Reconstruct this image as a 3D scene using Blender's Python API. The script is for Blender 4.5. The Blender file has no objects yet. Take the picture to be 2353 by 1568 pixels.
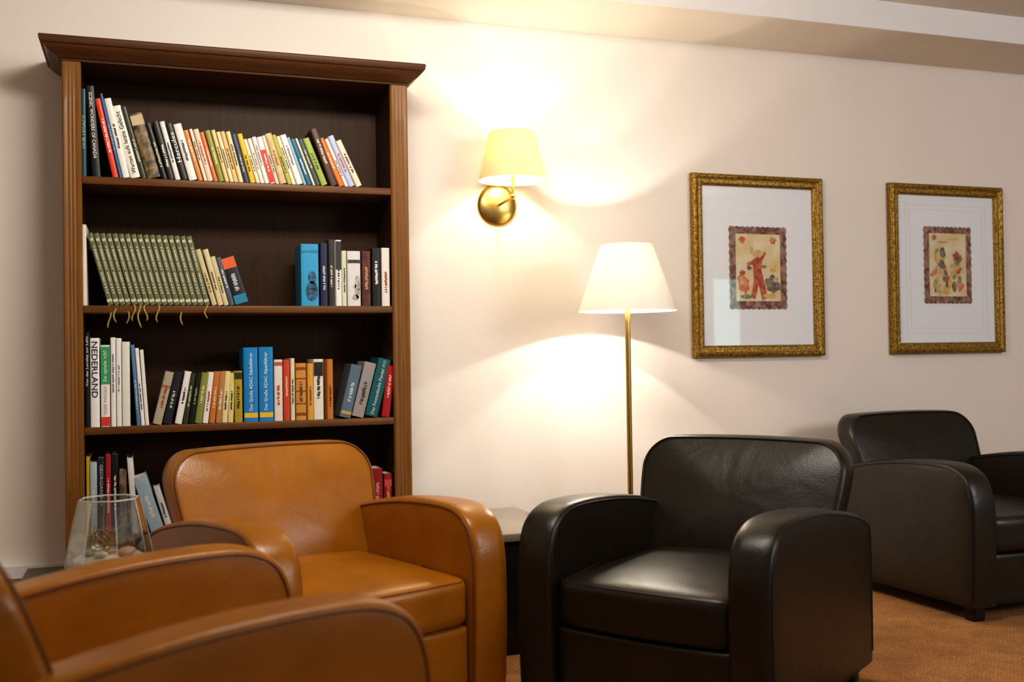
import bpy, bmesh, math, random
from mathutils import Vector, Matrix
random.seed(7)
C = bpy.context.scene.collection
SIN, COS = 0.3318, 0.9433

# ------------------------------------------------------------ materials
def lin(c):
    return c/12.92 if c <= .04045 else ((c+.055)/1.055)**2.4
def hexc(h):
    h = h.lstrip('#')
    return tuple(lin(int(h[i:i+2], 16)/255) for i in (0, 2, 4)) + (1,)
_m = {}
def mat(name, col, rough=.5, metal=0, noise=0, nscale=20, bump=0, bscale=200, coat=0, stretch=None, spec=.5, col2=None, sheen=0, crease=0):
    if name in _m: return _m[name]
    if isinstance(col, str): col = hexc(col)
    m = bpy.data.materials.new(name); m.use_nodes = True
    nt = m.node_tree; b = nt.nodes['Principled BSDF']
    b.inputs['Base Color'].default_value = col
    b.inputs['Roughness'].default_value = rough
    b.inputs['Metallic'].default_value = metal
    b.inputs['Coat Weight'].default_value = coat
    b.inputs['Specular IOR Level'].default_value = spec
    b.inputs['Sheen Weight'].default_value = sheen
    tc = nt.nodes.new('ShaderNodeTexCoord'); mp = nt.nodes.new('ShaderNodeMapping')
    nt.links.new(tc.outputs['Object'], mp.inputs[0])
    if stretch: mp.inputs['Scale'].default_value = stretch
    if noise or col2:
        n = nt.nodes.new('ShaderNodeTexNoise'); n.inputs['Scale'].default_value = nscale; n.inputs['Detail'].default_value = 6
        nt.links.new(mp.outputs[0], n.inputs[0])
        r = nt.nodes.new('ShaderNodeValToRGB')
        if col2:
            if isinstance(col2, str): col2 = hexc(col2)
            r.color_ramp.elements[0].position = .38; r.color_ramp.elements[1].position = .62
            r.color_ramp.elements[0].color = col; r.color_ramp.elements[1].color = col2
        else:
            r.color_ramp.elements[0].position = .25; r.color_ramp.elements[1].position = .75
            r.color_ramp.elements[0].color = tuple(c*(1-noise) for c in col[:3])+(1,)
            r.color_ramp.elements[1].color = tuple(min(1, c*(1+noise)) for c in col[:3])+(1,)
        nt.links.new(n.outputs[0], r.inputs[0]); nt.links.new(r.outputs[0], b.inputs['Base Color'])
    if bump:
        n2 = nt.nodes.new('ShaderNodeTexNoise'); n2.inputs['Scale'].default_value = bscale; n2.inputs['Detail'].default_value = 3
        nt.links.new(mp.outputs[0], n2.inputs[0])
        bp = nt.nodes.new('ShaderNodeBump'); bp.inputs['Strength'].default_value = bump; bp.inputs['Distance'].default_value = .002
        nt.links.new(n2.outputs[0], bp.inputs['Height']); nt.links.new(bp.outputs[0], b.inputs['Normal'])
        if crease:
            n3 = nt.nodes.new('ShaderNodeTexNoise'); n3.inputs['Scale'].default_value = 7; n3.inputs['Detail'].default_value = 2; n3.inputs['Distortion'].default_value = .8
            nt.links.new(mp.outputs[0], n3.inputs[0])
            b3 = nt.nodes.new('ShaderNodeBump'); b3.inputs['Strength'].default_value = crease; b3.inputs['Distance'].default_value = .02
            nt.links.new(n3.outputs[0], b3.inputs['Height']); nt.links.new(b3.outputs[0], bp.inputs['Normal'])
    _m[name] = m
    return m
def flat(h, rough=.55):
    return mat('print_'+h.lstrip('#')+('' if rough == .55 else str(rough)), h, rough, noise=.05, nscale=60)

def wall_mat():
    m = mat('wallpaper', (.88, .81, .74, 1), .75, noise=.015, nscale=3)
    nt = m.node_tree; b = nt.nodes['Principled BSDF']
    tc = nt.nodes.new('ShaderNodeTexCoord')
    mp = nt.nodes.new('ShaderNodeMapping'); mp.inputs['Rotation'].default_value = (0, math.radians(45), 0)
    nt.links.new(tc.outputs['Object'], mp.inputs[0])
    w = nt.nodes.new('ShaderNodeTexWave'); w.wave_type = 'BANDS'; w.bands_direction = 'X'
    w.inputs['Scale'].default_value = 30; w.inputs['Distortion'].default_value = 1.6; w.inputs['Detail Scale'].default_value = 6
    nt.links.new(mp.outputs[0], w.inputs[0])
    bp = nt.nodes.new('ShaderNodeBump'); bp.inputs['Strength'].default_value = .18; bp.inputs['Distance'].default_value = .0014
    nt.links.new(w.outputs[1], bp.inputs['Height']); nt.links.new(bp.outputs[0], b.inputs['Normal'])
    return m
def carpet_mat():
    m = mat('carpet', (.36, .15, .05, 1), .95)
    nt = m.node_tree; b = nt.nodes['Principled BSDF']
    tc = nt.nodes.new('ShaderNodeTexCoord')
    v = nt.nodes.new('ShaderNodeTexVoronoi'); v.inputs['Scale'].default_value = 60; v.inputs['Randomness'].default_value = .3
    nt.links.new(tc.outputs['Object'], v.inputs[0])
    r = nt.nodes.new('ShaderNodeValToRGB')
    r.color_ramp.elements[0].position = .10; r.color_ramp.elements[0].color = (.56, .30, .11, 1)
    r.color_ramp.elements[1].position = .34; r.color_ramp.elements[1].color = (.33, .145, .040, 1)
    nt.links.new(v.outputs['Distance'], r.inputs[0])
    n = nt.nodes.new('ShaderNodeTexNoise'); n.inputs['Scale'].default_value = 300; n.inputs['Detail'].default_value = 5
    nt.links.new(tc.outputs['Object'], n.inputs[0])
    mx = nt.nodes.new('ShaderNodeMixRGB'); mx.blend_type = 'OVERLAY'; mx.inputs[0].default_value = .8
    nt.links.new(r.outputs[0], mx.inputs[1]); nt.links.new(n.outputs[0], mx.inputs[2])
    n3 = nt.nodes.new('ShaderNodeTexNoise'); n3.inputs['Scale'].default_value = 9
    nt.links.new(tc.outputs['Object'], n3.inputs[0])
    mx2 = nt.nodes.new('ShaderNodeMixRGB'); mx2.blend_type = 'OVERLAY'; mx2.inputs[0].default_value = .4
    nt.links.new(mx.outputs[0], mx2.inputs[1]); nt.links.new(n3.outputs[0], mx2.inputs[2])
    nt.links.new(mx2.outputs[0], b.inputs['Base Color'])
    bp = nt.nodes.new('ShaderNodeBump'); bp.inputs['Strength'].default_value = .6; bp.inputs['Distance'].default_value = .004
    nt.links.new(n.outputs[0], bp.inputs['Height']); nt.links.new(bp.outputs[0], b.inputs['Normal'])
    return m
def shade_mat(name, col, tcol, fac):
    m = bpy.data.materials.new(name); m.use_nodes = True; nt = m.node_tree
    for n in list(nt.nodes): nt.nodes.remove(n)
    o = nt.nodes.new('ShaderNodeOutputMaterial'); d = nt.nodes.new('ShaderNodeBsdfDiffuse'); t = nt.nodes.new('ShaderNodeBsdfTranslucent')
    w = nt.nodes.new('ShaderNodeTexNoise'); w.inputs['Scale'].default_value = 300
    tc = nt.nodes.new('ShaderNodeTexCoord'); nt.links.new(tc.outputs['Object'], w.inputs[0])
    bp = nt.nodes.new('ShaderNodeBump'); bp.inputs['Strength'].default_value = .1; nt.links.new(w.outputs[0], bp.inputs['Height'])
    nt.links.new(bp.outputs[0], d.inputs['Normal'])
    d.inputs[0].default_value = col; t.inputs[0].default_value = tcol
    mx = nt.nodes.new('ShaderNodeMixShader'); mx.inputs[0].default_value = fac
    nt.links.new(d.outputs[0], mx.inputs[1]); nt.links.new(t.outputs[0], mx.inputs[2]); nt.links.new(mx.outputs[0], o.inputs[0])
    return m
def pane_mat(name, base, amp, power, tint=(1, 1, 1, 1)):
    # thin glass: transparent body, mirror share rising toward grazing angles
    m = bpy.data.materials.new(name); m.use_nodes = True; nt = m.node_tree
    for n in list(nt.nodes): nt.nodes.remove(n)
    o = nt.nodes.new('ShaderNodeOutputMaterial'); g = nt.nodes.new('ShaderNodeBsdfGlossy'); t = nt.nodes.new('ShaderNodeBsdfTransparent')
    g.inputs['Roughness'].default_value = .01; t.inputs[0].default_value = tint
    lw = nt.nodes.new('ShaderNodeLayerWeight'); lw.inputs[0].default_value = .5
    pw = nt.nodes.new('ShaderNodeMath'); pw.operation = 'POWER'; pw.inputs[1].default_value = power; nt.links.new(lw.outputs['Facing'], pw.inputs[0])
    ml = nt.nodes.new('ShaderNodeMath'); ml.operation = 'MULTIPLY_ADD'; ml.inputs[1].default_value = amp; ml.inputs[2].default_value = base; nt.links.new(pw.outputs[0], ml.inputs[0])
    mx = nt.nodes.new('ShaderNodeMixShader'); nt.links.new(ml.outputs[0], mx.inputs[0])
    nt.links.new(t.outputs[0], mx.inputs[1]); nt.links.new(g.outputs[0], mx.inputs[2]); nt.links.new(mx.outputs[0], o.inputs[0])
    return m
def emit_mat(name, col, s):
    m = bpy.data.materials.new(name); m.use_nodes = True; b = m.node_tree.nodes['Principled BSDF']
    b.inputs['Base Color'].default_value = col; b.inputs['Emission Color'].default_value = col; b.inputs['Emission Strength'].default_value = s
    return m

WALL = wall_mat(); CARPET = carpet_mat()
CEIL = mat('ceiling_paint', (.84, .77, .67, 1), .8, noise=.02, nscale=4)
CEILW = mat('white_trim_paint', (.86, .85, .84, 1), .6, noise=.02, nscale=5)
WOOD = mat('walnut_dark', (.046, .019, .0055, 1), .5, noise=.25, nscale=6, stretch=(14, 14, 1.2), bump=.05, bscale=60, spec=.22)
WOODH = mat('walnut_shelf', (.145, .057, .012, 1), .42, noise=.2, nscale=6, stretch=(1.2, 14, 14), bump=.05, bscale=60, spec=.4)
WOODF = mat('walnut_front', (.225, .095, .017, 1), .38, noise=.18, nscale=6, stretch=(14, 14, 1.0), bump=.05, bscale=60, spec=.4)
WOODC = mat('walnut_crown', (.090, .034, .010, 1), .38, noise=.2, nscale=6, stretch=(1.0, 14, 14), spec=.4)
TAN = mat('tan_leather', (.335, .122, .005, 1), .29, noise=.22, nscale=5, bump=.3, bscale=240, crease=.14)
TANP = mat('tan_piping', (.15, .048, .003, 1), .42, noise=.1, nscale=30, bump=.2, bscale=300)
DARK = mat('dark_leather', (.0165, .0112, .0052, 1), .34, noise=.25, nscale=5, bump=.35, bscale=240, crease=.14)
DARKP = mat('dark_piping', (.007, .0055, .004, 1), .45, noise=.1, nscale=30, bump=.2, bscale=300)
BLACKW = mat('black_wood', (.012, .010, .009, 1), .35, noise=.2, nscale=20, spec=.3)
TTOP = mat('table_laminate', (.30, .25, .20, 1), .25, noise=.08, nscale=10)
BRASS = mat('brushed_brass', (.62, .44, .14, 1), .30, metal=1, noise=.06, nscale=40, stretch=(1, 1, 12))
GOLD = mat('antique_gold', (.46, .28, .05, 1), .45, metal=.65, col2=(.17, .09, .014, 1), nscale=100, bump=.7, bscale=130)
PAGE = mat('page_paper', (.72, .66, .54, 1), .85, noise=.1, nscale=300, stretch=(40, 1, 1))
MATB = mat('mat_board', (.90, .92, .96, 1), .8, noise=.01, nscale=40)
PANE = pane_mat('picture_glass', .04, .6, 4)
VGLASS = pane_mat('vase_glass', .10, .85, 1.5, (.97, .99, .98, 1))
RIM_GLINT = mat('glass_edge_glint', (.75, .80, .78, 1), .1, noise=.02, spec=.8)  # pale solid colour standing in for bright reflections along glass edges

# ------------------------------------------------------------ mesh helpers
def finish(bm, name, mats, angle=35, smooth=True):
    me = bpy.data.meshes.new(name)
    bmesh.ops.recalc_face_normals(bm, faces=bm.faces[:])
    bm.to_mesh(me); bm.free()
    for m in (mats if isinstance(mats, (list, tuple)) else [mats]): me.materials.append(m)
    if smooth:
        for p in me.polygons: p.use_smooth = True
        me.set_sharp_from_angle(angle=math.radians(angle))
    return me
def obj(name, me, parent=None, loc=(0, 0, 0), rot=(0, 0, 0), **props):
    o = bpy.data.objects.new(name, me); C.objects.link(o)
    o.location = loc; o.rotation_euler = rot
    if parent: o.parent = parent
    for k, v in props.items(): o[k] = v
    return o
def add_box(bm, x0, x1, y0, y1, z0, z1, mi=0):
    vs = [bm.verts.new((x, y, z)) for x in (x0, x1) for y in (y0, y1) for z in (z0, z1)]
    fs = [(0, 1, 3, 2), (4, 6, 7, 5), (0, 4, 5, 1), (2, 3, 7, 6), (0, 2, 6, 4), (1, 5, 7, 3)]
    out = [bm.faces.new([vs[i] for i in f]) for f in fs]
    for f in out: f.material_index = mi
    return vs, out
def box_me(name, b, m, bev=0, seg=2):
    bm = bmesh.new(); add_box(bm, *b)
    if bev: bmesh.ops.bevel(bm, geom=bm.edges[:], offset=bev, segments=seg, profile=.5, affect='EDGES')
    return finish(bm, name, m, 50)
def rbox_me(name, size, r, m, n=14, fn=None, angle=80):
    bm = bmesh.new(); bmesh.ops.create_cube(bm, size=2)
    bmesh.ops.subdivide_edges(bm, edges=bm.edges[:], cuts=n, use_grid_fill=True)
    h = [s/2 for s in size]
    for v in bm.verts:
        q = [math.copysign(1-(1-abs(c))**1.6, c) for c in v.co]
        p = Vector([q[i]*h[i] for i in range(3)])
        inner = Vector([max(-h[i]+r, min(h[i]-r, p[i])) for i in range(3)])
        d = p-inner
        if d.length > 1e-7: p = inner+d.normalized()*r if max(abs(c) for c in v.co) > .999 else p
        if fn: p = Vector(fn(p, q))
        v.co = p
    return finish(bm, name, m, angle)
def tube(bm, pts, r, closed=False, n=8, mi=0):
    pts = [Vector(p) for p in pts]; N = len(pts); rings = []
    ref = None
    for i, p in enumerate(pts):
        a = pts[(i-1) % N] if (closed or i > 0) else p
        b = pts[(i+1) % N] if (closed or i < N-1) else p
        t = (b-a)
        if t.length < 1e-9: t = Vector((0, 0, 1))
        t.normalize()
        if ref is None:
            ref = t.orthogonal().normalized()
        ref = (ref-t*ref.dot(t)).normalized(); bi = t.cross(ref)
        rr = r[i] if isinstance(r, (list, tuple)) else r
        rings.append([bm.verts.new(p+(ref*math.cos(k*2*math.pi/n)+bi*math.sin(k*2*math.pi/n))*rr) for k in range(n)])
    for i in range(N if closed else N-1):
        A, B = rings[i], rings[(i+1) % N]
        best = 0
        if closed and i == N-1:
            best = min(range(n), key=lambda s: (A[0].co-B[s].co).length)
        for k in range(n):
            f = bm.faces.new([A[k], A[(k+1) % n], B[(k+1+best) % n], B[(k+best) % n]]); f.material_index = mi
    if not closed:
        bm.faces.new(rings[0][::-1]).material_index = mi; bm.faces.new(rings[-1]).material_index = mi
def lathe(bm, prof, n=64, caps=False, mi=0, a0=0):
    rings = []
    for r, z in prof:
        rings.append([bm.verts.new((r*math.cos(a0+2*math.pi*k/n), r*math.sin(a0+2*math.pi*k/n), z)) for k in range(n)])
    for A, B in zip(rings, rings[1:]):
        for k in range(n):
            bm.faces.new([A[k], A[(k+1) % n], B[(k+1) % n], B[k]]).material_index = mi
    if caps:
        bm.faces.new(rings[0]); bm.faces.new(rings[-1])
def spline(pts, sub=6):
    out = []; P = [pts[0]]+list(pts)+[pts[-1]]
    for i in range(1, len(P)-2):
        p0, p1, p2, p3 = [Vector(p) for p in P[i-1:i+3]]
        for k in range(sub):
            t = k/sub
            out.append(.5*((2*p1)+(p2-p0)*t+(2*p0-5*p1+4*p2-p3)*t*t+(3*p1-p0-3*p2+p3)*t**3))
    out.append(Vector(pts[-1])); return out

# ------------------------------------------------------------ room
YW = 4.35; XL = -1.7; ZS = 2.525; ZC = 2.655; YS = 3.91; XR = 8.0; YF = -1.6
def struct(name, b, m, label):
    o = obj(name, box_me(name, b, m)); o['kind'] = 'structure'; o['label'] = label; o['category'] = 'room'; return o
struct('floor', (XL-.1, XR, YF, YW+.1, -.1, 0), CARPET, 'orange brown dotted carpet floor')
struct('wall_back', (XL-.1, XR, YW, YW+.1, 0, 2.85), WALL, 'cream pink textured wallpaper wall')
struct('wall_left', (XL-.1, XL, YF, YW, 0, 2.85), WALL, 'cream textured wallpaper side wall')
struct('ceiling', (XL-.1, XR, YF, YS, ZC, ZC+.1), CEIL, 'painted flat cream ceiling')
struct('trim_1', (XL, XR, YS+.012, YW, ZS, ZC+.1), CEIL, 'dropped cream ceiling border along the wall')
struct('trim_3', (XL, XR, YS, YS+.012, ZS, ZC+.1), CEILW, 'white face of the dropped ceiling border')
struct('baseboard_back', (XL, XR, YW-.016, YW, 0, .10), CEILW, 'white baseboard along the wall')
struct('trim_2', (XL, -.275, YW-.05, YW, .255, .30), CEILW, 'white ledge trim low on the wall')

# ------------------------------------------------------------ bookcase
BX0, BX1, BY0, BY1 = -.273, .998, 4.05, 4.345
IX0, IX1 = BX0+.065, BX1-.070
SH = [1.731, 1.263, .8225, .43]
bc = bpy.data.objects.new('bookcase', None); C.objects.link(bc)
bc.location = ((BX0+BX1)/2, (BY0+BY1)/2, 0)
bc['label'] = 'tall dark walnut open bookcase with crown molding, filled with books'; bc['category'] = 'bookcase'
def bpart(name, me, label=None):
    o = obj(name, me, bc); o.location = (-bc.location.x, -bc.location.y, 0)
    if label: o['label'] = label
    return o
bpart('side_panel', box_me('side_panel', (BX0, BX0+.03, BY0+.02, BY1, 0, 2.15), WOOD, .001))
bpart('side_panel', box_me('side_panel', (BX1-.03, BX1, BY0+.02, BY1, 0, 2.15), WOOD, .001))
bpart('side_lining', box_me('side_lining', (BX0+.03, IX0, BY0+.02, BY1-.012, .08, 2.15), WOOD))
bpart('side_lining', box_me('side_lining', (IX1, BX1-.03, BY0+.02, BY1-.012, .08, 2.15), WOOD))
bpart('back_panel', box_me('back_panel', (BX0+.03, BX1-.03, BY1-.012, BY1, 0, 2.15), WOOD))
def stile(x0, x1):
    bm = bmesh.new(); n = 5; w = x1-x0
    prof = [(x0, BY0+.02), (x0, BY0+.006), (x0+.006, BY0)]
    fl0, fl1 = x0+.014, x1-.014; fw = (fl1-fl0)/3
    for i in range(3):
        a = fl0+i*fw
        for k in range(7):
            t = k/6; prof.append((a+fw*(.12+.76*t), BY0+.003*math.sin(math.pi*t)))
    prof += [(x1-.006, BY0), (x1, BY0+.006), (x1, BY0+.02)]
    def ring(z, flat=False):
        return [bm.verts.new((x, (min(y, BY0) if (flat and 2 < i < len(prof)-3) else y), z)) for i, (x, y) in enumerate(prof)]
    rs = [ring(.10, True), ring(.20, True), ring(.22), ring(2.0), ring(2.02, True), ring(2.15, True)]
    for A, B in zip(rs, rs[1:]):
        for k in range(len(prof)-1): bm.faces.new([A[k], A[k+1], B[k+1], B[k]])
        bm.faces.new([A[-1], A[0], B[0], B[-1]])
    bm.faces.new(rs[0]); bm.faces.new(rs[-1])
    return finish(bm, 'fluted_pilaster', WOODF, 30)
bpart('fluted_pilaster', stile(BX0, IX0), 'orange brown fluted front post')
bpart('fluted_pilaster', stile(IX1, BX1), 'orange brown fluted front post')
for z in SH:
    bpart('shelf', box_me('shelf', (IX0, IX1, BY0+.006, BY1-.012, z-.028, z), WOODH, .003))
bpart('top_panel', box_me('top_panel', (BX0+.001, BX1-.001, BY0+.004, BY1-.012, 2.148, 2.17), WOOD))
bpart('plinth', box_me('plinth', (BX0-.006, BX1+.006, BY0-.008, BY1-.014, 0, .10), WOODC, .004))
bm = bmesh.new()
prof = [(-.004, 2.142), (.003, 2.142), (.005, 2.149), (.012, 2.151), (.020, 2.158), (.034, 2.166), (.046, 2.174), (.054, 2.182), (.057, 2.189), (.064, 2.190), (.068, 2.197), (.070, 2.211), (.067, 2.216), (-.004, 2.216)]
rings = []
for o_, z in prof:
    rings.append([bm.verts.new(p) for p in ((BX0-o_, BY1, z), (BX0-o_, BY0-o_, z), (BX1+o_*.85, BY0-o_, z), (BX1+o_*.85, BY1, z))])
for A, B in zip(rings, rings[1:]):
    for k in range(4): bm.faces.new([A[k], A[(k+1) % 4], B[(k+1) % 4], B[k]])
bm.faces.new(rings[0]); bm.faces.new(rings[-1])
bpart('crown_molding', finish(bm, 'crown_molding', WOODC, 25))

# ------------------------------------------------------------ books
BYF = 4.066   # spine plane
def _u(px): return (px-1176)/2400
def along(px): u = _u(px); return BYF*(SIN+COS*u)/(COS-SIN*u)
def ph(px): return 2400*(COS-SIN*_u(px))**2/BYF
def pv(px): return 2400*(COS-SIN*_u(px))/BYF

_txt = {}
def text_mesh(s, bold=False):
    if s in _txt: return _txt[s]
    cu = bpy.data.curves.new('t', 'FONT'); cu.body = s; cu.size = 1; cu.align_x = 'CENTER'; cu.align_y = 'CENTER'; cu.resolution_u = 2
    if bold: cu.offset = .006
    o = bpy.data.objects.new('t', cu); C.objects.link(o)
    dg = bpy.context.evaluated_depsgraph_get(); dg.update()
    me = bpy.data.meshes.new_from_object(o.evaluated_get(dg))
    C.objects.unlink(o); bpy.data.objects.remove(o)
    co = [v.co.copy() for v in me.vertices]; fc = [tuple(p.vertices) for p in me.polygons]
    xs = [c.x for c in co]; ys = [c.y for c in co]
    cx, cy = (min(xs)+max(xs))/2, (min(ys)+max(ys))/2
    co = [Vector((c.x-cx, c.y-cy, 0)) for c in co]
    _txt[s] = (co, fc, max(xs)-min(xs), max(ys)-min(ys)); return _txt[s]
def spine_text(s, T, z0, z1, up, color, name='spine_title', frac=.62):
    co, fc, w, h = text_mesh(s, True)
    sc_w = (z1-z0)/w; sc_h = T*frac/h
    sc = min(sc_w, sc_h*1.5); sy = min(sc, sc_h)
    bm = bmesh.new(); vs = []
    zc = (z0+z1)/2
    for c in co:
        a, b = c.x*sc, c.y*sy
        vs.append(bm.verts.new((T/2-b, -.0016, zc+a) if up else (T/2+b, -.0016, zc-a)))
    for f in fc:
        try: bm.faces.new([vs[i] for i in f])
        except Exception: pass
    return finish(bm, name, flat(color), smooth=False)
def marks(T, z0, z1, color, rnd):
    bm = bmesh.new(); z = z0
    w = T*.28
    while z < z1:
        l = rnd.uniform(.0025, .006)
        off = rnd.uniform(-.05, .05)*T
        add_box(bm, T/2-w/2+off, T/2+w/2+off, -.0013, -.0002, z, min(z+l, z1))
        z += l+rnd.choice((.0012, .0012, .0014, .005))
    return finish(bm, 'spine_title', flat(color), smooth=False)
def book(px, w, h, dx, z, color, group, label, text=None, tcol='#f2f0e8', up=True, bands=(), span=(.12, .85), rnd=None, dark=None, mk=True, frac=.62, face=None):
    pw = px+(w if dx > 0 else 0)
    X = along(pw); kh, kv = ph(px+w/2), pv(px+w/2)
    dh = dx/kh; hv = h/kv
    ang = math.atan2(dh, hv)
    T = w/kh*math.cos(ang)*.955; H = math.hypot(dh, hv)
    rnd = random.Random(int(px*13+h))
    D = min(.20, H*.72)+rnd.uniform(-.008, .008)
    ox = -T if dx > 0 else 0
    bm = bmesh.new(); c = .0016
    r = .003
    pts = [(0, D), (0, r), (T*.06, r*.45), (T*.2, 0), (T*.5, -.0002), (T*.8, 0), (T*.94, r*.45), (T, r), (T, D), (T-c, D), (T-c, r+c), (c, r+c), (c, D)]
    lo = [bm.verts.new((x, y, 0)) for x, y in pts]; hi = [bm.verts.new((x, y, H)) for x, y in pts]
    for i in range(len(pts)):
        j = (i+1) % len(pts); bm.faces.new([lo[i], lo[j], hi[j], hi[i]])
    bm.faces.new(lo); bm.faces.new(hi[::-1])
    bm.transform(Matrix.Translation((ox, 0, 0)))
    cm = flat(color, .42) if not dark else mat('cover_mottled_'+color[1:], color, .45, col2=dark, nscale=45)
    o = obj('book', finish(bm, 'book', cm, 40), None, (X, BYF+rnd.uniform(0, .010), z+.0003), (0, ang, 0))
    o['label'] = label; o['category'] = 'book'; o['group'] = group
    obj('pages', box_me('pages', (ox+c, ox+T-c, r+c+.0003, D-.004, .003, H-.004), PAGE), o)
    for (a, b, bc_) in bands:
        bm = bmesh.new(); add_box(bm, T*.03, T*.97, -.0009, .0022, a*H, b*H)
        bm.transform(Matrix.Translation((ox, 0, 0)))
        obj('spine_band', finish(bm, 'spine_band', flat(bc_), smooth=False), o)
    tl = [text] if isinstance(text, str) else (text or [])
    for t in tl:
        if isinstance(t, str): t = (t, span[0], span[1], tcol)
        me = spine_text(t[0], T, t[1]*H, t[2]*H, up if len(t) < 5 else t[4], t[3], frac=frac)
        me.transform(Matrix.Translation((ox, 0, 0)))
        obj('spine_title', me, o)
    if not tl and mk and T > .006:
        a = rnd.uniform(.2, .4); b = a+rnd.uniform(.3, .45)
        me = marks(T, a*H, min(.92, b)*H, tcol, rnd); me.transform(Matrix.Translation((ox, 0, 0)))
        obj('spine_title', me, o)
    if face:
        bm = bmesh.new()
        n = 18
        for (fx, fz, rx, rz) in face[1]:
            vs = [bm.verts.new((ox+T*(fx+rx*math.cos(2*math.pi*k/n)), -.0014, H*(fz+rz*math.sin(2*math.pi*k/n)))) for k in range(n)]
            bm.faces.new(vs)
        obj('cover_print', finish(bm, 'cover_print', mat('print_mottled_'+face[0][1:], face[0], .5, col2=face[2], nscale=70) if len(face) > 2 else flat(face[0]), smooth=False), o)
    return o
def cname(h):
    r, g, b = [int(h[i:i+2], 16) for i in (1, 3, 5)]
    import colorsys
    hh, s, v = colorsys.rgb_to_hsv(r/255, g/255, b/255)
    if v < .25: return 'black'
    if s < .16: return 'white' if v > .75 else 'grey'
    if s < .36 and v > .7: return 'cream' if hh < .2 else 'pale blue'
    hh *= 360
    n = 'red' if hh < 14 or hh > 340 else 'orange' if hh < 36 else 'yellow' if hh < 56 else 'olive' if hh < 75 else 'green' if hh < 165 else 'teal' if hh < 195 else 'blue' if hh < 255 else 'purple'
    if n == 'orange' and v < .62: n = 'brown'
    return ('dark ' if v < .45 else '')+n
def lab(c, dx, extra=''):
    return ('%s book %s%s' % (cname(c), 'leaning sideways on the bookcase shelf' if abs(dx) > 8 else 'standing upright on the bookcase shelf', extra))

W, K = '#f0ede4', '#22201e'
G1 = 'books on the top shelf'; z = SH[0]
rows = [
 (191, 11, 203, 0, '#1d5260', dict(text='OUR LEGACY', tcol='#a8c8c8', span=(.12, .9))),
 (215, 21, 209, -14, '#141312', dict(text='SCENIC WONDERS OF CANADA', tcol=W, up=False, span=(.2, .93))),
 (262, 15, 180, -40, '#dd4224', dict(tcol=W)),
 (278, 7, 192, -44, '#3c6ea8', {}),
 (286, 17, 181, -42, '#ece9e0', dict(tcol=K)),
 (304, 24, 164, -44, '#eeeadd', dict(text='Warten aufs letzte Gefecht', tcol=K, span=(.06, .92), frac=.5)),
 (329, 13, 163, -46, '#3d4433', {}),
 (343, 33, 146, -42, '#8c7448', dict(dark='#33281a', bands=((.82, .97, '#c9b48a'),), mk=False)),
 (377, 13, 127, -38, '#1a1918', {}),
 (391, 15, 132, -36, '#222020', dict(tcol=W)),
 (407, 13, 133, -36, '#e4e2dc', dict(tcol=K)),
 (421, 17, 128, -36, '#1c1b1a', dict(text='Hercules', tcol=W, span=(.3, .85))),
 (439, 20, 128, -36, '#ebe8e0', dict(tcol=K)),
 (460, 12, 115, -34, '#d58c44', dict(tcol=W)), (473, 8, 118, -34, '#e9dfc8', dict(tcol=K)),
 (482, 13, 118, -33, '#eacdb8', dict(tcol='#c03020')), (496, 10, 112, -32, '#d87a3c', dict(tcol=W)),
 (507, 14, 116, -32, '#8e9038', dict(tcol='#e8e4b0')), (522, 10, 118, -32, '#e8c98c', dict(tcol=K)),
 (533, 9, 114, -31, '#efe0b4', dict(tcol=K)), (543, 10, 116, -31, '#e6bf80', dict(tcol=K)),
 (554, 11, 116, -30, '#e3d49c', dict(tcol=K)), (566, 13, 110, -30, '#2e3a5c', dict(tcol='#d0c080')),
 (580, 13, 112, -30, '#e2bb20', dict(tcol=K)), (594, 9, 100, -30, '#e9dfc0', dict(tcol=K)),
 (604, 9, 102, -30, '#f0ece0', dict(tcol='#806040')), (614, 10, 106, -30, '#f1ede6', dict(tcol='#c03020')),
 (625, 13, 106, -30, '#f0ebe6', dict(tcol=W, bands=((.02, .72, '#d8382c'),))),
 (639, 8, 110, -32, '#e5d8c0', dict(tcol=K)), (648, 17, 114, -34, '#c9aa74', dict(dark='#d6c090', tcol='#a06030')),
 (666, 10, 112, -36, '#b7b24c', dict(tcol=K)), (677, 9, 110, -36, '#efe6cc', dict(tcol=K)),
 (687, 15, 112, -38, '#f2efe8', dict(tcol='#707070')), (703, 7, 108, -38, '#9ab9c6', {}),
 (711, 12, 104, -38, '#1e6a88', dict(tcol=W)), (724, 6, 106, -40, '#e9e0c8', {}),
 (731, 12, 104, -40, '#45504a', {}), (744, 16, 106, -42, '#9db048', dict(tcol='#3a4a20')),
 (765, 19, 128, -46, '#4d2c1c', {}), (785, 13, 108, -46, '#dc7a2c', dict(tcol=W)),
 (799, 8, 108, -46, '#f0ece4', dict(tcol=K)), (808, 15, 114, -48, '#bcc4e0', dict(tcol='#d04030')),
 (824, 15, 103, -47, '#e6dcc4', dict(tcol=K)),
]
for r_ in rows:
    book(*r_[:4], z, r_[4], G1, lab(r_[4], r_[3]), **({'tcol': '#d8d0b8'} | r_[5]))

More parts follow.
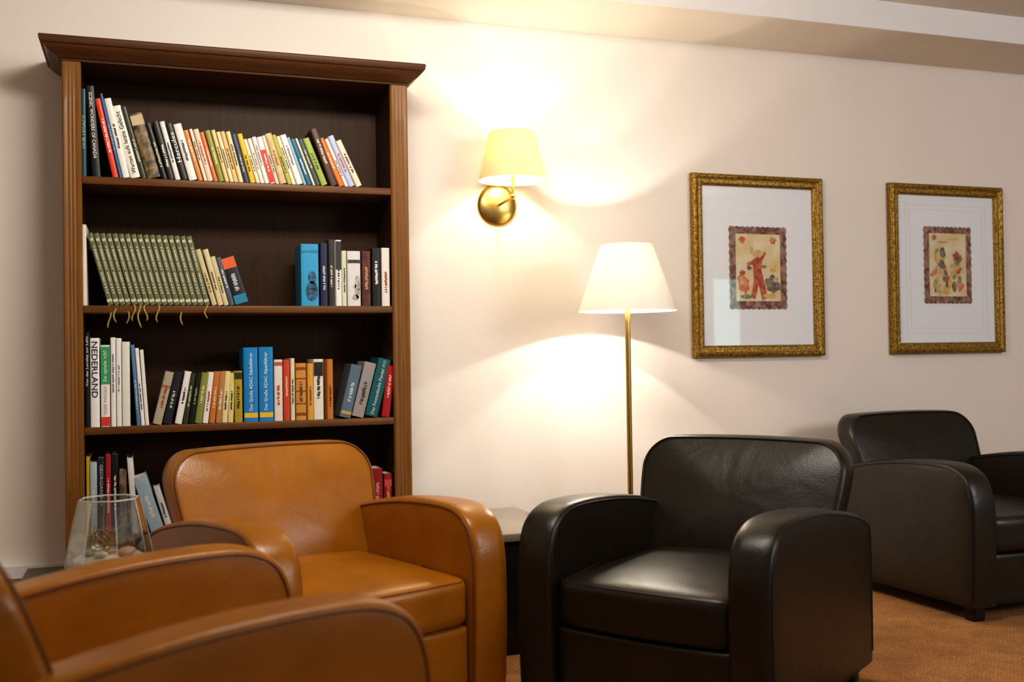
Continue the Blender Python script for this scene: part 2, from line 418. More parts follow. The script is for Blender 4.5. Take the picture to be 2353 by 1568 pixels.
G2 = 'books on the second shelf'; z = SH[1]
book(190, 10, 187, 0, z, '#e8e2d6', G2, 'tall thin white book standing against bookcase side', mk=False)
GS = 'matching olive green volumes with ribbons'
rib = {0: .055, 1: .035, 3: .04, 4: .03, 5: .055, 6: .03, 8: .035, 12: .045, 16: .022}
RIB = mat('gold_ribbon', '#a8924e', .6, noise=.1, nscale=80)
for i in range(17):
    px = 249+13.9*i
    o = book(px, 13.5, 165-.45*i, -47+.35*i, z, '#70704e', GS, 'olive green clothbound volume leaning, ribbon bookmark' if i in rib else 'olive green clothbound volume leaning in a set',
             tcol='#d6d8c0', mk=False, bands=((.045, .085, '#c9cdb0'),))
    T = .0185
    rr = random.Random(5)
    bm = bmesh.new(); zz = .10*.26
    H = .27
    for a, b in ((.16, .46), (.50, .82)):
        zq = a*H
        while zq < b*H:
            l = rr.uniform(.003, .007); add_box(bm, T*.34, T*.68, -.0013, -.0002, zq, zq+l); zq += l+rr.choice((.0012, .002, .005))
    add_box(bm, T*.2, T*.8, -.0013, -.0002, .89*H, .93*H)
    obj('spine_title', finish(bm, 'spine_title', flat('#c6c9ae'), smooth=False), o)
    if i in rib:
        L = rib[i]; bm = bmesh.new(); ph0 = i*1.7
        pts = []
        base = Vector((o.location.x+.004, o.location.y, z))
        for k in range(13):
            t = k/12
            if t < .25: p = base+Vector((.002*math.sin(ph0), .006-.04*t-.008, .0025))
            else:
                s = (t-.25)/.75; p = base+Vector((.006*math.sin(ph0+s*5), -.014-.006*math.sin(s*3), .001-L*s-.028*s))
            pts.append(p)
        inv = (Matrix.Translation(o.location) @ o.rotation_euler.to_matrix().to_4x4()).inverted()
        a = [bm.verts.new(inv @ (p+Vector((-.0028, 0, 0)))) for p in pts]; b = [bm.verts.new(inv @ (p+Vector((.0028, .0015, 0)))) for p in pts]
        for k in range(12): bm.faces.new([a[k], b[k], b[k+1], a[k+1]])
        me = finish(bm, 'ribbon_bookmark', RIB)
        ro = obj('ribbon_bookmark', me, o, label='gold ribbon bookmark')
        sm = ro.modifiers.new('s', 'SOLIDIFY'); sm.thickness = .0006
rows = [
 (488, 13, 128, -37, '#cfc190', dict(tcol='#7a3020')), (502, 13, 128, -34, '#d8cba0', dict(tcol='#50402a')), (516, 12, 112, -31, '#d2c69c', dict(tcol='#50402a')),
 (529, 12, 110, -31, '#55606e', dict(tcol=W)),
 (542, 35, 108, -34, '#23242c', dict(bands=((.76, .98, '#e2652c'), (.02, .2, '#1f86a4')), tcol='#c8c8d0')),
 (694, 42, 143, 0, '#38a0cf', dict(tcol=W, mk=False, face=('#1a2026', [(.62, .46, .24, .10), (.6, .24, .36, .16)], '#3a78a0'), bands=((.86, .9, '#2a80b0'),))),
 (738, 17, 145, 0, '#262d4c', dict(tcol='#c8ccd8')), (757, 14, 153, 0, '#37322e', dict(tcol='#d8d0c0')), (773, 14, 152, 0, '#ece9e4', dict(tcol=K, bands=((.55, .98, '#3a3632'),))),
 (789, 10, 128, 0, '#d7dcc2', dict(tcol=K)),
 (801, 31, 127, 0, '#dedcd8', dict(mk=False, face=('#77736e', [(.75, .35, .2, .22), (.55, .36, .12, .03), (.6, .16, .25, .05)], '#c8c4be'), bands=((.78, .84, '#3a3a3a'),))),
 (834, 21, 127, 0, '#6a382c', dict(tcol='#c89870', dark='#4a241c')), (857, 20, 134, 0, '#1e1a18', dict(tcol=W)), (879, 19, 134, 0, '#e8e3da', dict(tcol='#a04030')),
]
for r_ in rows:
    book(*r_[:4], z, r_[4], G2, lab(r_[4], r_[3]), **({'tcol': '#d8d0b8'} | r_[5]))

G3 = 'books on the third shelf'; z = SH[2]
rows = [
 (194, 11, 218, 0, '#1a191b', dict(text='Von der Loreley zur Lahn', tcol=W, span=(.42, .97), frac=.7)),
 (206, 22, 205, 0, '#f1efea', dict(text='NEDERLAND', tcol='#232a48', up=False, span=(.33, .96), frac=.66)),
 (230, 22, 188, 0, '#f0ede6', dict(bands=((.52, .98, '#2f9f62'), (.01, .12, '#d83a2a')), text=[('So spiele ich!', .55, .93, W), ('TIGER WOODS', .14, .5, '#d8a898')], frac=.5)),
 (253, 12, 205, 0, '#f0ede8', dict(tcol='#606060')), (266, 12, 203, 0, '#efece8', dict(tcol='#808080')), (279, 19, 194, 0, '#e9e6da', dict(mk=False)),
 (312, 9, 186, -13, '#5f83b0', {}), (322, 9, 178, -13, '#f2efe8', dict(tcol=K)), (332, 9, 174, -12, '#e8e4da', dict(mk=False)),
 (347, 21, 120, 31, '#b3aa94', dict(tcol='#b05030', bands=((.7, .74, '#c06030'),))), (370, 21, 120, 28, '#22242f', {}), (398, 17, 120, 25, '#eeebe4', dict(tcol=K)),
 (417, 12, 116, 20, '#3a3e22', {}), (430, 13, 116, 19, '#15170f', dict(tcol='#a0b060')), (444, 17, 116, 18, '#8e9048', dict(tcol='#e0e0b0')),
 (462, 14, 117, 16, '#f0ece2', dict(tcol='#b03020')), (477, 14, 118, 14, '#c97b34', dict(tcol='#f0d8a0')), (492, 14, 118, 12, '#b98a54', dict(tcol=W)),
 (507, 13, 118, 9, '#ecd9a0', dict(tcol=K)), (521, 13, 114, 6, '#e0d68c', dict(tcol=K)), (537, 19, 118, 0, '#b49b2c', dict(tcol='#40300a', bands=((.84, .97, '#3a3010'),))),
]
for r_ in rows:
    book(*r_[:4], z, r_[4], G3, lab(r_[4], r_[3]), **({'tcol': '#d8d0b8'} | r_[5]))
for px, t in ((559, 'Der Große ADAC Städteführer'), (594, 'Der Große ADAC Alpenführer')):
    book(px, 34, 171, 0, z, '#1b86c8', G3, 'tall blue travel guide with yellow emblem', text=t, tcol='#f4f4f0', span=(.15, .93), bands=((.055, .12, '#f0c020'),), frac=.42)
rows = [
 (629, 20, 141, 0, '#e9ddd0', dict(tcol='#b04a3a', bands=((.9, .96, '#b86050'),))), (650, 15, 140, 0, '#cc4a2c', dict(tcol='#f0c8a0')), (667, 10, 143, 0, '#e6d9b4', dict(tcol=K)),
 (679, 24, 131, 0, '#cf9440', dict(tcol='#7a3a14', bands=((.08, .13, '#8a4a1c'), (.28, .3, '#8a4a1c'), (.5, .52, '#8a4a1c'), (.72, .74, '#8a4a1c'), (.88, .93, '#8a4a1c')))),
 (705, 14, 130, 0, '#dda344', dict(tcol='#8a4a1c')), (720, 23, 139, 0, '#e9e4d2', dict(tcol=K, bands=((.72, .95, '#24221e'),))), (751, 14, 138, 0, '#c67d34', dict(tcol='#6a3010')),
 (776, 27, 120, 29, '#5f7686', dict(tcol='#c8d0d4', bands=((.06, .12, '#c8a060'),))), (804, 29, 124, 32, '#b39384', dict(tcol='#5a3a34', dark='#8aa0a8')),
 (834, 31, 131, 34, '#1a5f66', dict(text=[('Das Foucaultsche Pendel', .04, .82, '#d4e4dc'), ('ECO', .86, .97, '#d4e4dc')], frac=.5)), (874, 19, 117, 14, '#ab1a24', dict(tcol='#e8c0a0')),
]
for r_ in rows:
    book(*r_[:4], z, r_[4], G3, lab(r_[4], r_[3]), **({'tcol': '#d8d0b8'} | r_[5]))
G4 = 'books on the fourth shelf'; z = SH[3]
rows = [
 (194, 8, 182, 0, '#d0ae24', {}), (203, 17, 168, 0, '#b9c6d0', dict(tcol=W)), (221, 17, 178, 0, '#232734', dict(text='GEORGIAN BAY', tcol='#d0d0cc', up=False, span=(.35, .93), frac=.42)),
 (239, 13, 184, 0, '#b0222e', dict(tcol=W)), (253, 16, 184, 0, '#17161a', dict(tcol=W)), (270, 18, 145, 0, '#4d4a44', dict(dark='#9a7a60', mk=False)), (300, 14, 172, -12, '#e9e6e0', dict(mk=False)),
 (342, 34, 124, -40, '#a9c3d2', dict(tcol=W)), (379, 15, 100, -30, '#dfe3e4', dict(tcol='#40607a')),
 (851, 25, 112, 0, '#951c1e', dict(tcol='#d89080')), (879, 19, 98, 0, '#a3241f', dict(tcol='#e0a090', bands=((.7, .86, '#c85040'),))),
]
for r_ in rows:
    book(*r_[:4], z, r_[4], G4, lab(r_[4], r_[3]), **({'tcol': '#d8d0b8'} | r_[5]))

# ------------------------------------------------------------ armchairs
CW, AW = .80, .118
def arm_mesh(m):
    p2 = spline([(-.395, .06), (-.402, .22), (-.404, .38), (-.396, .48), (-.366, .552), (-.31, .590), (-.23, .604), (-.08, .602), (.08, .588), (.26, .558), (.40, .520), (.445, .475), (.452, .30), (.448, .06)], 5)
    N = len(p2); nor = []
    for i in range(N):
        a = p2[max(0, i-1)]; b = p2[min(N-1, i+1)]; t = (b-a).normalized(); nor.append(Vector((-t.y, t.x)))
    bm = bmesh.new(); h = AW/2
    cen = Vector((.02, .30))
    band = [(-1.035, -.028), (-1, -.012), (-.96, -.003), (-.85, .001), (-.5, .003), (0, .004), (.5, .003), (.85, .001), (.96, -.003), (1, -.012), (1.035, -.028)]
    def ring(w, o, s=1):
        rg = []
        for p, n in zip(p2, nor):
            q = p+n*o; q = cen+(q-cen)*s
            rg.append(bm.verts.new((w*h, q.x, max(.055, q.y))))
        return rg
    rings = [ring(-1.10, -.028, s) for s in (.04, .4, .7)]+[ring(-1.085, -.028, .9)]
    rings += [ring(w, o) for w, o in band]
    rings += [ring(1.085, -.028, .9)]+[ring(1.10, -.028, s) for s in (.7, .4, .04)]
    for A, B in zip(rings, rings[1:]):
        for k in range(N): bm.faces.new([A[k], A[(k+1) % N], B[(k+1) % N], B[k]])
    bm.faces.new(rings[0]); bm.faces.new(rings[-1])
    me = finish(bm, 'armrest', m, 70)
    return me, p2, nor
def arm_pipe(p2, nor, m):
    bm = bmesh.new()
    for s in (-1, 1):
        tube(bm, [(s*AW/2*1.0, (p+n*-.011).x, (p+n*-.011).y) for p, n in zip(p2, nor)][1:-1], .0036)
    return finish(bm, 'piping', m, 80)
def back_outline(n_c=9):
    hw, z0, z1, r, rb = .352, .36, .757, .095, .05
    pts = []
    def arc(cx, cz, rr, a0, a1):
        for k in range(n_c+1):
            a = a0+(a1-a0)*k/n_c; pts.append((cx+rr*math.cos(a), cz+rr*math.sin(a)))
    P = math.pi
    arc(hw-r, z1-r, r, 0, P/2)
    for k in range(1, 12): pts.append(((hw-r)*(1-2*k/12), z1))
    arc(-hw+r, z1-r, r, P/2, P)
    for k in range(1, 6): pts.append((-hw, z1-r+(z0+rb-z1+r)*k/6))
    arc(-hw+rb, z0+rb, rb, P, 1.5*P)
    for k in range(1, 12): pts.append(((-hw+rb)*(1-2*k/12), z0))
    arc(hw-rb, z0+rb, rb, 1.5*P, 2*P)
    for k in range(1, 6): pts.append((hw, z0+rb+(z1-r-z0-rb)*k/6))
    return pts
def back_def(x, y, z):
    t = (z-.36)/.40
    x *= .91+.09*min(1, max(0, t)*1.4)
    z += .008*(1-(x/.345)**2)*max(0, t)
    y += .222+.39*(z-.36)-.18*x*x
    return (x, y, z)
def back_mesh(m):
    o = back_outline(); cx, cz = 0, .56; bm = bmesh.new(); rings = []
    layers = [(s, -.034*(1-s**2.6)) for s in (.12, .3, .5, .68, .82, .91, .965, 1.0)]
    layers += [(1.020, .005), (1.030, .022), (1.034, .055), (1.030, .085), (1.012, .105), (.97, .118), (.85, .122), (.5, .124), (.12, .124)]
    for s, y in layers:
        rings.append([bm.verts.new(back_def(cx+(x-cx)*s, y, cz+(zz-cz)*s)) for x, zz in o])
    n = len(o)
    for A, B in zip(rings, rings[1:]):
        for k in range(n): bm.faces.new([A[k], A[(k+1) % n], B[(k+1) % n], B[k]])
    bm.faces.new(rings[0]); bm.faces.new(rings[-1])
    return finish(bm, 'backrest', m, 80)
def back_pipe(m):
    o = back_outline(); bm = bmesh.new()
    tube(bm, [back_def(x*1.006, -.001, .56+(zz-.56)*1.006) for x, zz in o], .0038, closed=True)
    return finish(bm, 'piping', m, 80)
IW = CW-2*AW
def seat_fn(p, q):
    x, y, zz = p
    fx = 1-(x/(IW/2))**2; fy = 1-(y/.33)**2
    if zz > 0: zz += .020*max(0, fx)*max(0, min(1, fy+.15))
    if y < -.1: y -= .024*max(0, fx)*min(1, (-y-.1)/.15)
    return (x, y, zz)
def seat_pipe(m):
    bm = bmesh.new(); hx = IW/2-.012
    pts = []
    for k in range(25):
        x = -hx+2*hx*k/24; fx = 1-(x/(IW/2))**2
        pts.append((x, -.336-.024*fx+(.012 if k in (0, 24) else 0), .058+.004*fx))
    tube(bm, [(-hx-.004, -.10, .072)]+pts+[(hx+.004, -.10, .072)], .0036)
    return finish(bm, 'piping', m, 80)
_ch = {}
def armchair(kind, loc, rot, label):
    LM, PM = (TAN, TANP) if kind == 'tan' else (DARK, DARKP)
    if kind not in _ch:
        a, p2, nor = arm_mesh(LM); d = dict(arm=a, apipe=arm_pipe(p2, nor, PM), back=back_mesh(LM), bpipe=back_pipe(PM))
        d['seat'] = rbox_me('seat_cushion', (IW-.010, .69, .144), .032, LM, fn=seat_fn)
        d['spipe'] = seat_pipe(PM)
        def ap(p, q):
            x, y, zz = p
            if y < 0: y -= .018*max(0, 1-(x/(IW/2))**2)
            return (x, y, zz)
        d['apron'] = rbox_me('seat_base', (IW-.010, .74, .20), .014, LM, fn=ap)
        d['shell'] = rbox_me('rear_panel', (IW+.03, .13, .42), .03, LM, n=8)
        d['foot'] = rbox_me('foot', (.055, .055, .066), .006, BLACKW, n=3)
        _ch[kind] = d
    d = _ch[kind]
    e = bpy.data.objects.new('armchair', None); C.objects.link(e); e.location = loc; e.rotation_euler = (0, 0, math.radians(rot))
    e['label'] = label; e['category'] = 'armchair'
    for s in (-1, 1):
        a = obj('armrest', d['arm'], e, (s*(CW/2-AW/2), 0, 0)); obj('piping', d['apipe'], a)
    b = obj('backrest', d['back'], e); obj('piping', d['bpipe'], b)
    s_ = obj('seat_cushion', d['seat'], e, (0, -.03, .327)); obj('piping', d['spipe'], s_)
    obj('seat_base', d['apron'], e, (0, 0, .155))
    obj('rear_panel', d['shell'], e, (0, .385, .27))
    for sx in (-1, 1):
        for sy in (-1, 1): obj('foot', d['foot'], e, (sx*.34, sy*.36+.02, .033))
    return e
armchair('tan', (.524, 3.264, 0), 19.0, 'tan brown leather club armchair in front of the bookcase')
armchair('dark', (1.612, 2.882, 0), -55.1, 'dark brown leather club armchair beside the floor lamp')
armchair('tan', (.030, 2.255, 0), 105.1, 'tan brown leather club armchair facing the dark one')
armchair('dark', (3.37, 3.62, 0), 2.6, 'dark brown leather club armchair below the framed pictures')

# ------------------------------------------------------------ lamps
def lampshade(name, r0, r1, h, m):
    bm = bmesh.new()
    lathe(bm, [(r0, 0), (r1, h)])
    return finish(bm, name, m, 40)
SH1 = shade_mat('shade_yellow_fabric', (.84, .74, .48, 1), (.70, .46, .12, 1), .068)
SH2 = shade_mat('shade_cream_fabric', (.84, .79, .72, 1), (.82, .66, .46, 1), .030)
sc = bpy.data.objects.new('wall_sconce', None); C.objects.link(sc); sc.location = (1.47, YW, 1.72)
sc['label'] = 'brass wall sconce with glowing yellow fabric shade'; sc['category'] = 'wall lamp'
bm = bmesh.new(); lathe(bm, [(.001, .030), (.02, .029), (.055, .024), (.08, .014), (.09, .006), (.093, 0)], 64)
bm.transform(Matrix.Rotation(math.radians(90), 4, 'X'))
bp = obj('backplate', finish(bm, 'backplate', BRASS, 60), sc, (0, 0, 0))
bm = bmesh.new()
dx = .016; sy = -.165
tube(bm, [(0, -.026, 0), (dx*.5, -.09, .008), (dx, sy, .018)], .0065, n=12)
tube(bm, [(dx, sy, .004), (dx, sy, .13)], .0065, n=12)
bmesh.ops.create_uvsphere(bm, u_segments=16, v_segments=10, radius=.011, matrix=Matrix.Translation((dx, sy, .018)))
obj('lamp_arm', finish(bm, 'lamp_arm', BRASS, 60), sc)
bm = bmesh.new(); lathe(bm, [(.001, .12), (.014, .12), (.014, .165), (.001, .165)], 24)
obj('bulb_socket', finish(bm, 'bulb_socket', CEILW, 40), sc, (dx, sy, 0))
ss = obj('lamp_shade', lampshade('lamp_shade', .145, .098, .204, SH1), sc, (dx, sy, .085), label='yellow cream fabric lamp shade')
def spider(parent, r, z, c):
    bm = bmesh.new()
    for k in range(3):
        a = k*2*math.pi/3+.4; tube(bm, [(c[0], c[1], z-.02), (c[0]+r*math.cos(a), c[1]+r*math.sin(a), z)], .0012, n=6)
    obj('shade_support', finish(bm, 'shade_support', BRASS), parent)
spider(sc, .125, .15, (dx, sy))
def point(name, loc, e, col, r, parent=None):
    l = bpy.data.lights.new(name, 'POINT'); l.energy = e; l.color = col; l.shadow_soft_size = r
    o = bpy.data.objects.new(name, l); C.objects.link(o); o.location = loc; return o
point('bulb_light', (1.47+dx, YW+sy, 1.72+.205), 5.2, (1, .92, .78), .014)

fl = bpy.data.objects.new('floor_lamp', None); C.objects.link(fl); fl.location = (1.902, 3.95, 0)
fl['label'] = 'brass floor lamp with glowing cream cone shade'; fl['category'] = 'floor lamp'
bm = bmesh.new(); lathe(bm, [(.001, 0), (.14, 0), (.142, .006), (.138, .014), (.06, .022), (.02, .035), (.001, .036)], 64)
obj('lamp_base', finish(bm, 'lamp_base', BRASS, 40), fl)
bm = bmesh.new(); tube(bm, [(0, 0, .02), (0, 0, .6), (0, 0, 1.27)], .0115, n=20)
obj('pole', finish(bm, 'pole', BRASS, 60), fl)
bm = bmesh.new(); lathe(bm, [(.001, 1.26), (.018, 1.26), (.018, 1.295), (.001, 1.295)], 24)
obj('bulb_socket', finish(bm, 'bulb_socket', BRASS, 40), fl)
obj('lamp_shade', lampshade('lamp_shade', .205, .108, .278, SH2), fl, (0, 0, 1.237), label='cream fabric cone lamp shade')
spider(fl, .165, 1.33, (0, 0))
point('bulb_light', (1.902, 3.95, 1.43), 9.5, (1, .93, .82), .007)
point('bulb_light', (1.902, 3.95, 1.33), 9.5, (1, .93, .82), .007)

# ------------------------------------------------------------ framed pictures
def picture(x0, x1, z0, z1, ax0, ax1, az0, az1, variant, label):
    e = bpy.data.objects.new('framed_picture', None); C.objects.link(e)
    cx, cz = (x0+x1)/2, (z0+z1)/2; e.location = (cx, YW, cz); e['label'] = label; e['category'] = 'picture'
    hw, hh = (x1-x0)/2, (z1-z0)/2
    prof = [(0, -.001), (0, -.026), (.006, -.034), (.016, -.036), (.022, -.030), (.034, -.027), (.042, -.030), (.050, -.026), (.054, -.020), (.056, -.018), (.056, -.001)]
    bm = bmesh.new(); rings = []; S = 60
    for o, y in prof:
        ring = []
        cs = [(-hw+o, -hh+o), (hw-o, -hh+o), (hw-o, hh-o), (-hw+o, hh-o)]
        for k in range(4):
            a, b = cs[k], cs[(k+1) % 4]
            for j in range(S):
                t = j/S; x = a[0]+(b[0]-a[0])*t; zz = a[1]+(b[1]-a[1])*t
                wob = (.0012*math.sin(j*2.1+o*160))*(1 if .004 < o < .054 else 0)
                ring.append(bm.verts.new((x, y+wob, zz)))
        rings.append(ring)
    n = 4*S
    rr = rings+[rings[0]]
    for A, B in zip(rr, rr[1:]):
        for k in range(n): bm.faces.new([A[k], A[(k+1) % n], B[(k+1) % n], B[k]])
    obj('picture_frame', finish(bm, 'picture_frame', GOLD, 50), e, label='ornate antique gold frame')
    obj('mat_board', box_me('mat_board', (-hw+.05, hw-.05, -.012, -.002, -hh+.05, hh-.05), MATB), e)
    if variant == 2:
        bm = bmesh.new()
        for q in (.105, .128):
            X, Z = hw-q, hh-q
            tt = .0012
            add_box(bm, -X, X, -.0128, -.0122, Z-tt, Z); add_box(bm, -X, X, -.0128, -.0122, -Z, -Z+tt)
            add_box(bm, -X, -X+tt, -.0128, -.0122, -Z, Z); add_box(bm, X-tt, X, -.0128, -.0122, -Z, Z)
        obj('mat_border_line', finish(bm, 'mat_border_line', flat('#d8d7d4'), smooth=False), e)
    A0, A1, B0, B1 = ax0-cx, ax1-cx, az0-cz, az1-cz
    aw, ah = A1-A0, B1-B0
    mats = [mat('art_border%d' % variant, '#6e4038', .8, col2='#a98c7a', nscale=45), mat('art_field%d' % variant, '#eadfbe', .8, col2='#e2c998', nscale=14),
            mat('paint_red', '#a8442e', .8, col2='#c87a58', nscale=40), mat('paint_ochre', '#d9a84a', .8, col2='#e2c890', nscale=40), mat('paint_slate', '#5a5560', .8, col2='#8f8478', nscale=45),
            mat('paint_umber', '#7a5636', .8, col2='#b0906a', nscale=45), mat('paint_coral', '#cf6a4c', .8, col2='#dca27e', nscale=40), flat('#c9b48c'), mat('paint_moss', '#7a8a5a', .8, col2='#c0b080', nscale=40)]
    bm = bmesh.new(); rnd = random.Random(variant)
    ed = []
    for k in range(4):
        cs = [(A0, B0), (A1, B0), (A1, B1), (A0, B1)]; a, b = cs[k], cs[(k+1) % 4]
        for j in range(22):
            t = j/22; s = (.003 if j % 2 else -.002)
            nx, nz = [(0, -1), (1, 0), (0, 1), (-1, 0)][k]
            ed.append((a[0]+(b[0]-a[0])*t+nx*s, a[1]+(b[1]-a[1])*t+nz*s))
    f = bm.faces.new([bm.verts.new((x, -.0130, zz)) for x, zz in ed]); f.material_index = 0
    mb = .11*aw
    f = bm.faces.new([bm.verts.new((x, -.0133, zz)) for x, zz in ((A0+mb, B0+mb*1.1), (A1-mb, B0+mb*1.1), (A1-mb, B1-mb), (A0+mb, B1-mb))]); f.material_index = 1
    lv = [-.0135]
    def poly(pts, mi):
        lv[0] -= .00008
        f = bm.faces.new([bm.verts.new((A0+aw*x, lv[0], B0+ah*y)) for x, y in pts]); f.material_index = mi
    def blob(x, y, rx, ry, mi, rot=0, jit=.22):
        n = 22; pts = []
        for k in range(n):
            a = 2*math.pi*k/n; q = 1+rnd.uniform(-jit, jit)
            X, Y = rx*q*math.cos(a), ry*q*math.sin(a)
            pts.append((x+X*math.cos(rot)-Y*math.sin(rot), y+(X*math.sin(rot)+Y*math.cos(rot))))
        poly(pts, mi)
    if variant == 1:
        blob(.22, .84, .06, .045, 6); blob(.76, .84, .06, .045, 6)
        blob(.5, .66, .10, .06, 3); blob(.38, .72, .035, .05, 7)
        poly([(.40, .60), (.50, .64), (.57, .60), (.55, .48), (.60, .34), (.66, .14), (.56, .10), (.50, .30), (.44, .12), (.36, .14), (.42, .36), (.41, .46)], 2)
        poly([(.50, .60), (.62, .70), (.64, .68), (.54, .55)], 2); poly([(.42, .60), (.30, .56), (.30, .53), (.43, .54)], 2)
        blob(.47, .66, .04, .03, 7, jit=.05)
        blob(.24, .30, .10, .12, 6, .4); blob(.20, .34, .04, .05, 3); blob(.22, .44, .05, .03, 2); blob(.76, .30, .13, .10, 4, -.3); blob(.70, .27, .06, .05, 5); blob(.80, .36, .04, .04, 7)
        blob(.76, .50, .06, .05, 3); blob(.34, .50, .04, .03, 4); blob(.70, .16, .12, .03, 3); blob(.28, .15, .10, .03, 8)
        blob(.60, .52, .04, .02, 5)
    else:
        blob(.22, .86, .05, .035, 2); blob(.6, .84, .12, .02, 3, .1); blob(.4, .8, .1, .015, 8)
        for _ in range(40):
            blob(rnd.uniform(.2, .8), rnd.uniform(.16, .66)*1.0, rnd.uniform(.03, .085), rnd.uniform(.025, .07), rnd.choice((2, 3, 3, 4, 5, 6, 7, 7, 8)), rnd.uniform(0, 3))
    obj('artwork', finish(bm, 'artwork', mats, smooth=False), e, label='small colourful folk style painting with deckled edge')
    bm = bmesh.new(); X, Z = hw-.054, hh-.054
    bm.faces.new([bm.verts.new(p) for p in ((-X, -.018, -Z), (X, -.018, -Z), (X, -.018, Z), (-X, -.018, Z))])
    obj('glass_pane', finish(bm, 'glass_pane', PANE, smooth=False), e)
picture(2.427, 3.150, 1.036, 1.906, 2.628, 2.944, 1.265, 1.66, 1, 'gold framed painting of a red figure under glass')
picture(3.552, 4.274, 1.038, 1.905, 3.768, 4.070, 1.295, 1.69, 2, 'gold framed painting of a crowded scene under glass')

# ------------------------------------------------------------ side tables
def side_table(x, y, w, h, label, solid=False, d=None):
    e = bpy.data.objects.new('side_table', None); C.objects.link(e); e.location = (x, y, 0); e['label'] = label; e['category'] = 'table'
    d = d or w
    q = w/2-.03; qd = d/2-.03
    obj('table_top', box_me('table_top', (-w/2, w/2, -d/2, d/2, h-.03, h), TTOP if solid else BLACKW, .004), e)
    if solid:
        obj('cabinet_body', box_me('cabinet_body', (-q-.02, q+.02, -qd-.02, qd+.02, .0, h-.0305), BLACKW, .004), e); return
    obj('apron', box_me('apron', (-q, q, -q, q, h-.09, h-.0305), BLACKW, .002), e)
    lg = box_me('leg', (-.02, .02, -.02, .02, 0, h-.0905), BLACKW, .003)
    for sx in (-1, 1):
        for sy_ in (-1, 1): obj('leg', lg, e, (sx*(q-.02), sy_*(q-.02), 0))
side_table(-.145, 3.17, .37, .46, 'black wooden side table holding a glass vase')
side_table(1.27, 3.80, .36, .43, 'black cabinet table with paler top between two armchairs', True, .62)

# vase
vx, vy, vz = -.098, 3.17, .46
v = bpy.data.objects.new('glass_vase', None); C.objects.link(v); v.location = (vx, vy, vz); v['label'] = 'clear glass vase with wire, shells and sand'; v['category'] = 'vase'
bm = bmesh.new()
prof = [(.001, .0015), (.085, .0015), (.108, .006), (.118, .018), (.120, .032), (.113, .07), (.097, .15), (.083, .210), (.0805, .213), (.078, .210), (.092, .15), (.108, .075), (.113, .04), (.108, .028), (.09, .024), (.001, .024)]
lathe(bm, [(r*1.0, z_) for r, z_ in prof], 8, a0=.2)
obj('vase_body', finish(bm, 'vase_body', VGLASS, 25), v)
bm = bmesh.new(); tube(bm, [(.0805*math.cos(.2+k*math.pi/4), .0805*math.sin(.2+k*math.pi/4), .213) for k in range(8)], .0014, closed=True)
tube(bm, [(.117*math.cos(.2+k*math.pi/4), .117*math.sin(.2+k*math.pi/4), .020) for k in range(8)], .0018, closed=True)
for k in range(8):
    c_, s_ = math.cos(.2+k*math.pi/4), math.sin(.2+k*math.pi/4)
    tube(bm, [(r*c_, r*s_, z_) for r, z_ in ((.1195, .032), (.1130, .07), (.0970, .15), (.0830, .210))], .0006, n=5)
obj('vase_rim_glint', finish(bm, 'vase_rim_glint', RIM_GLINT, 60), v)  # rim plus edge highlights drawn as thin pale tubes
SAND = mat('pale_sand', '#e4d8c0', .95, col2='#f4eee2', nscale=90, bump=.6, bscale=120)
bm = bmesh.new(); lathe(bm, [(.001, .0252), (.085, .0255), (.096, .034), (.097, .046), (.08, .056), (.04, .060), (.001, .058)], 40)
obj('sand', finish(bm, 'sand', SAND, 60), v)
bm = bmesh.new(); rnd = random.Random(3)
WIRE = mat('dark_wire', '#8a7458', .4, metal=.7, noise=.2)
for k in range(7):
    pts = []
    a0 = rnd.uniform(0, 6)
    for j in range(9):
        pts.append((.06*math.cos(a0+j*.9)*rnd.uniform(.3, 1), .06*math.sin(a0+j*.9)*rnd.uniform(.3, 1), rnd.uniform(.066, .14)))
    tube(bm, spline(pts, 5), .0014, n=6)
obj('wire_tangle', finish(bm, 'wire_tangle', WIRE), v)
def shell_me(nm, m, r):
    bm = bmesh.new(); bmesh.ops.create_uvsphere(bm, u_segments=20, v_segments=12, radius=r)
    for w_ in bm.verts:
        a = math.atan2(w_.co.y, w_.co.x); k = 1+.09*math.sin(a*9); w_.co.x *= k*(1+.4*w_.co.y/r*.4); w_.co.y *= k; w_.co.z *= .55
    return finish(bm, nm, m, 80)
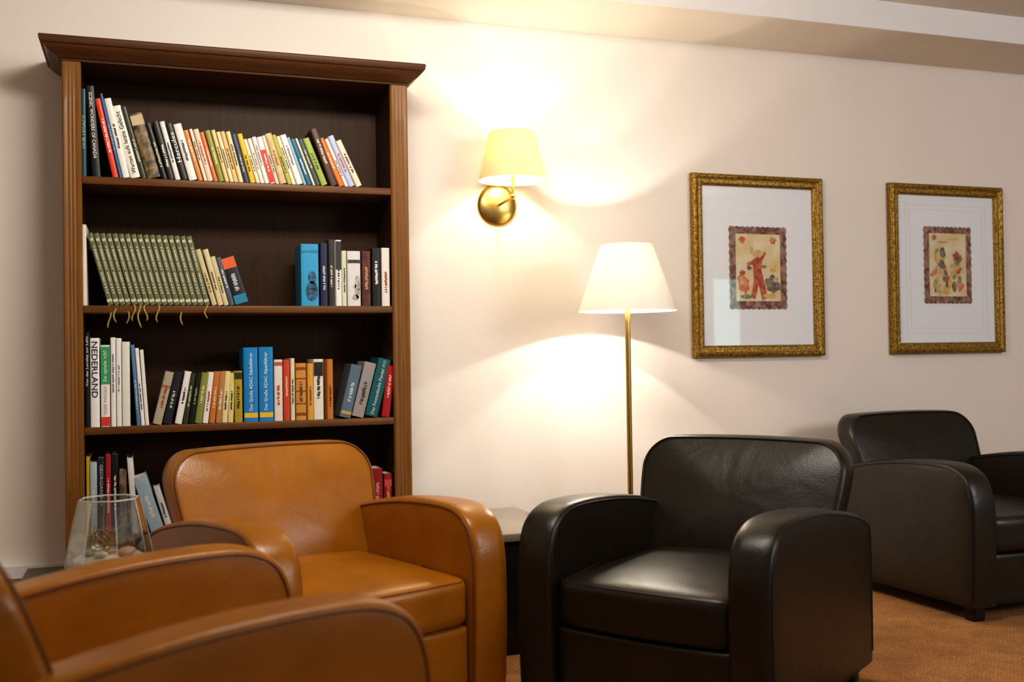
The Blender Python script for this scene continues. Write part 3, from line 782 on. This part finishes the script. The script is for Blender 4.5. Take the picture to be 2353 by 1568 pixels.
for (x, y, r, hcol, nm, lb) in ((.045, -.045, .024, '#ecbca4', 'seashell', 'pink ribbed seashell'), (-.02, -.06, .018, '#f4ece0', 'seashell', 'white ribbed seashell'), (.0, .0, .02, '#e4d0b8', 'seashell', 'beige ribbed seashell'), (-.055, -.02, .018, '#a8ac90', 'moss_clump', 'green moss clump'), (.035, .03, .016, '#9c7a80', 'pebble', 'dark plum pebble'), (-.04, .045, .018, '#ece0d0', 'seashell', 'pale seashell')):
    obj(nm, shell_me(nm, mat('shell_'+hcol[1:], hcol, .6, noise=.15, nscale=60), r), v, (x, y, .058+r*.4), (rnd.uniform(-.3, .3), 0, rnd.uniform(0, 6)), label=lb)

# window seen only as a reflection, behind the viewer
w = obj('window_1', box_me('window_1', (6.02, 6.34, -1.62, -1.6, 1.02, 1.88), emit_mat('daylight_pane', (.50, .92, .90, 1), 5)))
w['kind'] = 'structure'; w['label'] = 'bright daylight window pane'; w['category'] = 'window'

# ------------------------------------------------------------ light
wd = bpy.data.worlds.new('World'); bpy.context.scene.world = wd; wd.use_nodes = True
bg = wd.node_tree.nodes['Background']; bg.inputs[0].default_value = (1, .96, .92, 1); bg.inputs[1].default_value = .19
def area(name, loc, target, e, sx, sy, col):
    l = bpy.data.lights.new(name, 'AREA'); l.shape = 'RECTANGLE'; l.size = sx; l.size_y = sy; l.energy = e; l.color = col
    o = bpy.data.objects.new(name, l); C.objects.link(o); o.location = loc
    o.rotation_euler = (Vector(target)-Vector(loc)).to_track_quat('-Z', 'Y').to_euler()
area('window_light', (4.6, -1.0, 2.3), (2.8, 4.3, 1.9), 70, 1.6, 1.0, (.98, .97, 1))
area('ceiling_light', (.70, 2.40, 2.60), (.9, 3.9, 1.0), 46, 1.0, .4, (1, .94, .84))

# ------------------------------------------------------------ camera
th = math.atan2(SIN, COS); p, ro = .0138, .0149
f0 = Vector((math.sin(th)*math.cos(p), math.cos(th)*math.cos(p), math.sin(p)))
r0 = Vector((math.cos(th), -math.sin(th), 0)); u0 = r0.cross(f0)
r = r0*math.cos(ro)-u0*math.sin(ro); u = u0*math.cos(ro)+r0*math.sin(ro)
cam = bpy.data.cameras.new('camera'); co = bpy.data.objects.new('camera', cam); C.objects.link(co)
M = Matrix((r, u, -f0)).transposed().to_4x4(); M.translation = Vector((0, 0, 1.06)); co.matrix_world = M
cam.sensor_width = 36; cam.lens = 36*2400/2353
cam.dof.use_dof = True; cam.dof.focus_distance = 4.0; cam.dof.aperture_fstop = 2.0
bpy.context.scene.camera = co
vs_ = bpy.context.scene.view_settings
vs_.view_transform = 'Standard'
try: vs_.look = 'Medium High Contrast'
except Exception: pass
